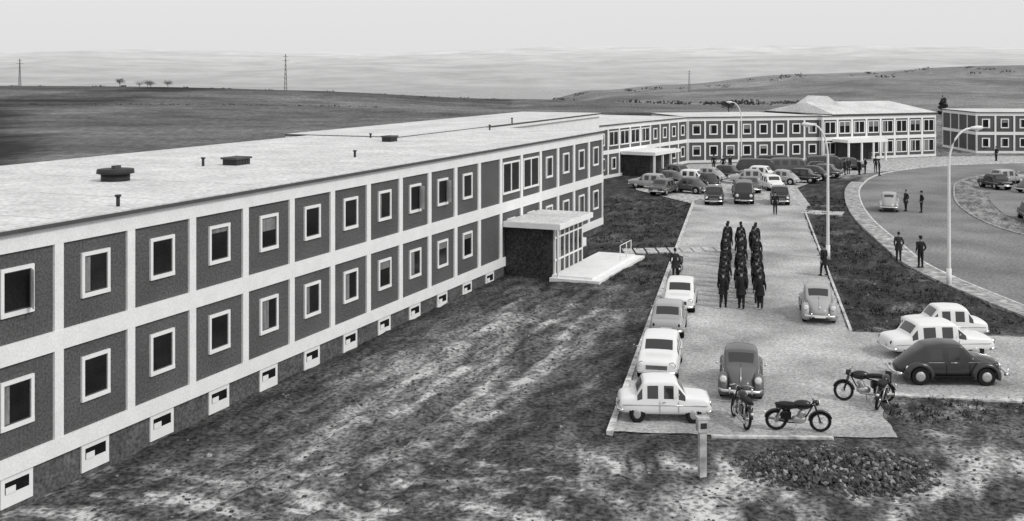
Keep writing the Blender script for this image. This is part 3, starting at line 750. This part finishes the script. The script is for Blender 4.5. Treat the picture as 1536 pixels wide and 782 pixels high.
for i in range(40):
    X = random.uniform(40, 460); Y = random.uniform(960, 1120); z = gz(X, Y); s = random.uniform(1, 2.4)
    clumps(b, (X, Y, z+s*.3), (s*3.2, s*1.5, s*.8), 16, s*.4, 0)
for i in range(60):
    X = random.uniform(20, 150); Y = 560+random.uniform(-50, 50); z = gz(X, Y); s = random.uniform(1, 2.2)
    clumps(b, (X, Y, z+s*.3), (s*3.5, s*1.5, s*.7), 16, s*.4, 0)
for i in range(60):
    X = random.uniform(-420, 0); Y = 500+random.uniform(-15, 20); s = random.uniform(.4, .9)
    clumps(b, (X, Y, gz(X, Y)+s*.1), (s*3, s*2, s*.5), 8, s*.5, 0)
for i in range(26):     # low field hedge crossing the left slope
    X = -150+i*4.2; Y = 372+X*.18+random.uniform(-1.5, 1.5); s = random.uniform(.3, .6)
    clumps(b, (X, Y, gz(X, Y)+s*.2), (s*5, s*1.6, s*.6), 14, s*.45, 0)
b.obj('distant_trees', [m_leaf])
def pylon(X, Y, h, w):
    b = PB(); z0 = -1
    for sx in (-1, 1):
        for sy in (-1, 1): b.tube([(sx*w,sy*w,z0),(sx*w*.15,sy*w*.15,h)], .06, 0, 5)
    for i in range(8):
        za, zb_ = h*i/8, h*(i+1)/8; wa, wb = w*(1-.85*i/8), w*(1-.85*(i+1)/8)
        for s in (-1, 1): b.tube([(-wa,s*wa,za),(wb,s*wb,zb_)], .03, 0, 4); b.tube([(wa,s*wa,za),(-wb,s*wb,zb_)], .03, 0, 4); b.tube([(s*wa,-wa,za),(s*wb,wb,zb_)], .03, 0, 4)
    for zz, l in ((h*.82, 1.8), (h*.93, 1.2)): b.tube([(-l,0,zz),(l,0,zz)], .06, 0, 5)
    b.obj('power_pylon', [m_plinth], loc=(X, Y, gz(X, Y)))
pylon(-106, 515, 17, .6); pylon(-226, 505, 12.5, .5); pylon(145, 900, 18, .9)
mh = bpy.data.materials.new('hill_painted_haze'); mh.use_nodes = True
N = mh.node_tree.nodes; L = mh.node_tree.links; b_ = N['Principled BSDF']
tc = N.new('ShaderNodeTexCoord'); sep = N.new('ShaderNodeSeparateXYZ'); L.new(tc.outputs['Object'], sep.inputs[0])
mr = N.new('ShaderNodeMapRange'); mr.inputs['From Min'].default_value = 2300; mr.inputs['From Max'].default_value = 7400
mr.inputs['To Min'].default_value = .35; mr.inputs['To Max'].default_value = .70; L.new(sep.outputs['Y'], mr.inputs['Value'])  # mist painted into the hill colour: base tone lightens along Y
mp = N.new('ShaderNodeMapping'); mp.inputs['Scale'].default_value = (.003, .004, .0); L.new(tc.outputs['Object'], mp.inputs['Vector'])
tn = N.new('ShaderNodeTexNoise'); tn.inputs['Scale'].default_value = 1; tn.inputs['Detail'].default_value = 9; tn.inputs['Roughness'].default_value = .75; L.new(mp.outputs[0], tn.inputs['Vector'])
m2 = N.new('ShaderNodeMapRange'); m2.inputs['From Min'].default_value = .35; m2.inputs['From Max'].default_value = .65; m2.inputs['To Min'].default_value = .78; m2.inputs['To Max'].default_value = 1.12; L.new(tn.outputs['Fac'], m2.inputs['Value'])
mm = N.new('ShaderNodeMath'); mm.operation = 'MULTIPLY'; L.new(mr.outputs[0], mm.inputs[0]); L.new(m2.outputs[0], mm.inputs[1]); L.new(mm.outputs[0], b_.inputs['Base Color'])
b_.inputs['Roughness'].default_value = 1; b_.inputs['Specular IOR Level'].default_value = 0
hv = []; nxh, nyh = 170, 44
for j in range(nyh):
    for i in range(nxh):
        X = lerp(-7500, 7500, i/(nxh-1)); Y = lerp(2200, 8600, j/(nyh-1))
        base = lerp(-75, 130, sm(2300, 7600, Y))+30*sm(-2500, 3500, X)*sm(3000, 6500, Y)
        z = base+(42*nz(X/1500, Y/1100, 3)+12*nz(X/450, Y/400, 4))*sm(2300, 4500, Y)
        hv.append((X, Y, z))
hf = [(j*nxh+i, j*nxh+i+1, (j+1)*nxh+i+1, (j+1)*nxh+i) for j in range(nyh-1) for i in range(nxh-1)]
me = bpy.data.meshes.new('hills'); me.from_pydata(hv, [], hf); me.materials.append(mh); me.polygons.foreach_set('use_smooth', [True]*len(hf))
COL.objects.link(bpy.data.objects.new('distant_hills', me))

# ------------------------------------------------------------------ light, sky (bright overcast)
sd = Vector((.72, -.50, .80)).normalized()
w = bpy.data.worlds.new('World'); SC.world = w; w.use_nodes = True
nt = w.node_tree; bg = nt.nodes['Background']
sky = nt.nodes.new('ShaderNodeTexSky'); sky.sky_type = 'NISHITA'; sky.sun_disc = False
sky.sun_elevation = math.asin(sd.z); sky.sun_rotation = math.atan2(sd.x, sd.y); sky.dust_density = 4; sky.air_density = 1.5
bw = nt.nodes.new('ShaderNodeRGBToBW'); nt.links.new(sky.outputs[0], bw.inputs[0])
mx = nt.nodes.new('ShaderNodeMix'); mx.data_type = 'FLOAT'; mx.inputs[0].default_value = .85   # cloud cover
nt.links.new(bw.outputs[0], mx.inputs[2]); mx.inputs[3].default_value = 7.2
nt.links.new(mx.outputs[0], bg.inputs['Color']); bg.inputs['Strength'].default_value = .12
sl = bpy.data.lights.new('sun', 'SUN'); sl.energy = 1.5; sl.angle = math.radians(10); sl.color = (1, .995, .985)
so = bpy.data.objects.new('sun', sl); COL.objects.link(so); so.rotation_euler = (-sd).to_track_quat('-Z', 'Y').to_euler(); so.location = (0, 0, 60)
SC.view_settings.view_transform = 'Standard'; SC.view_settings.look = 'None'; SC.view_settings.exposure = 0

cd = bpy.data.cameras.new('camera'); cam = bpy.data.objects.new('camera', cd); COL.objects.link(cam)
cam.location = (0, 0, 11.6); cam.rotation_euler = (math.radians(90), 0, 0)
cd.sensor_width = 36; cd.lens = 38.67; cd.shift_y = -.1862; cd.clip_start = .5; cd.clip_end = 20000
SC.camera = cam
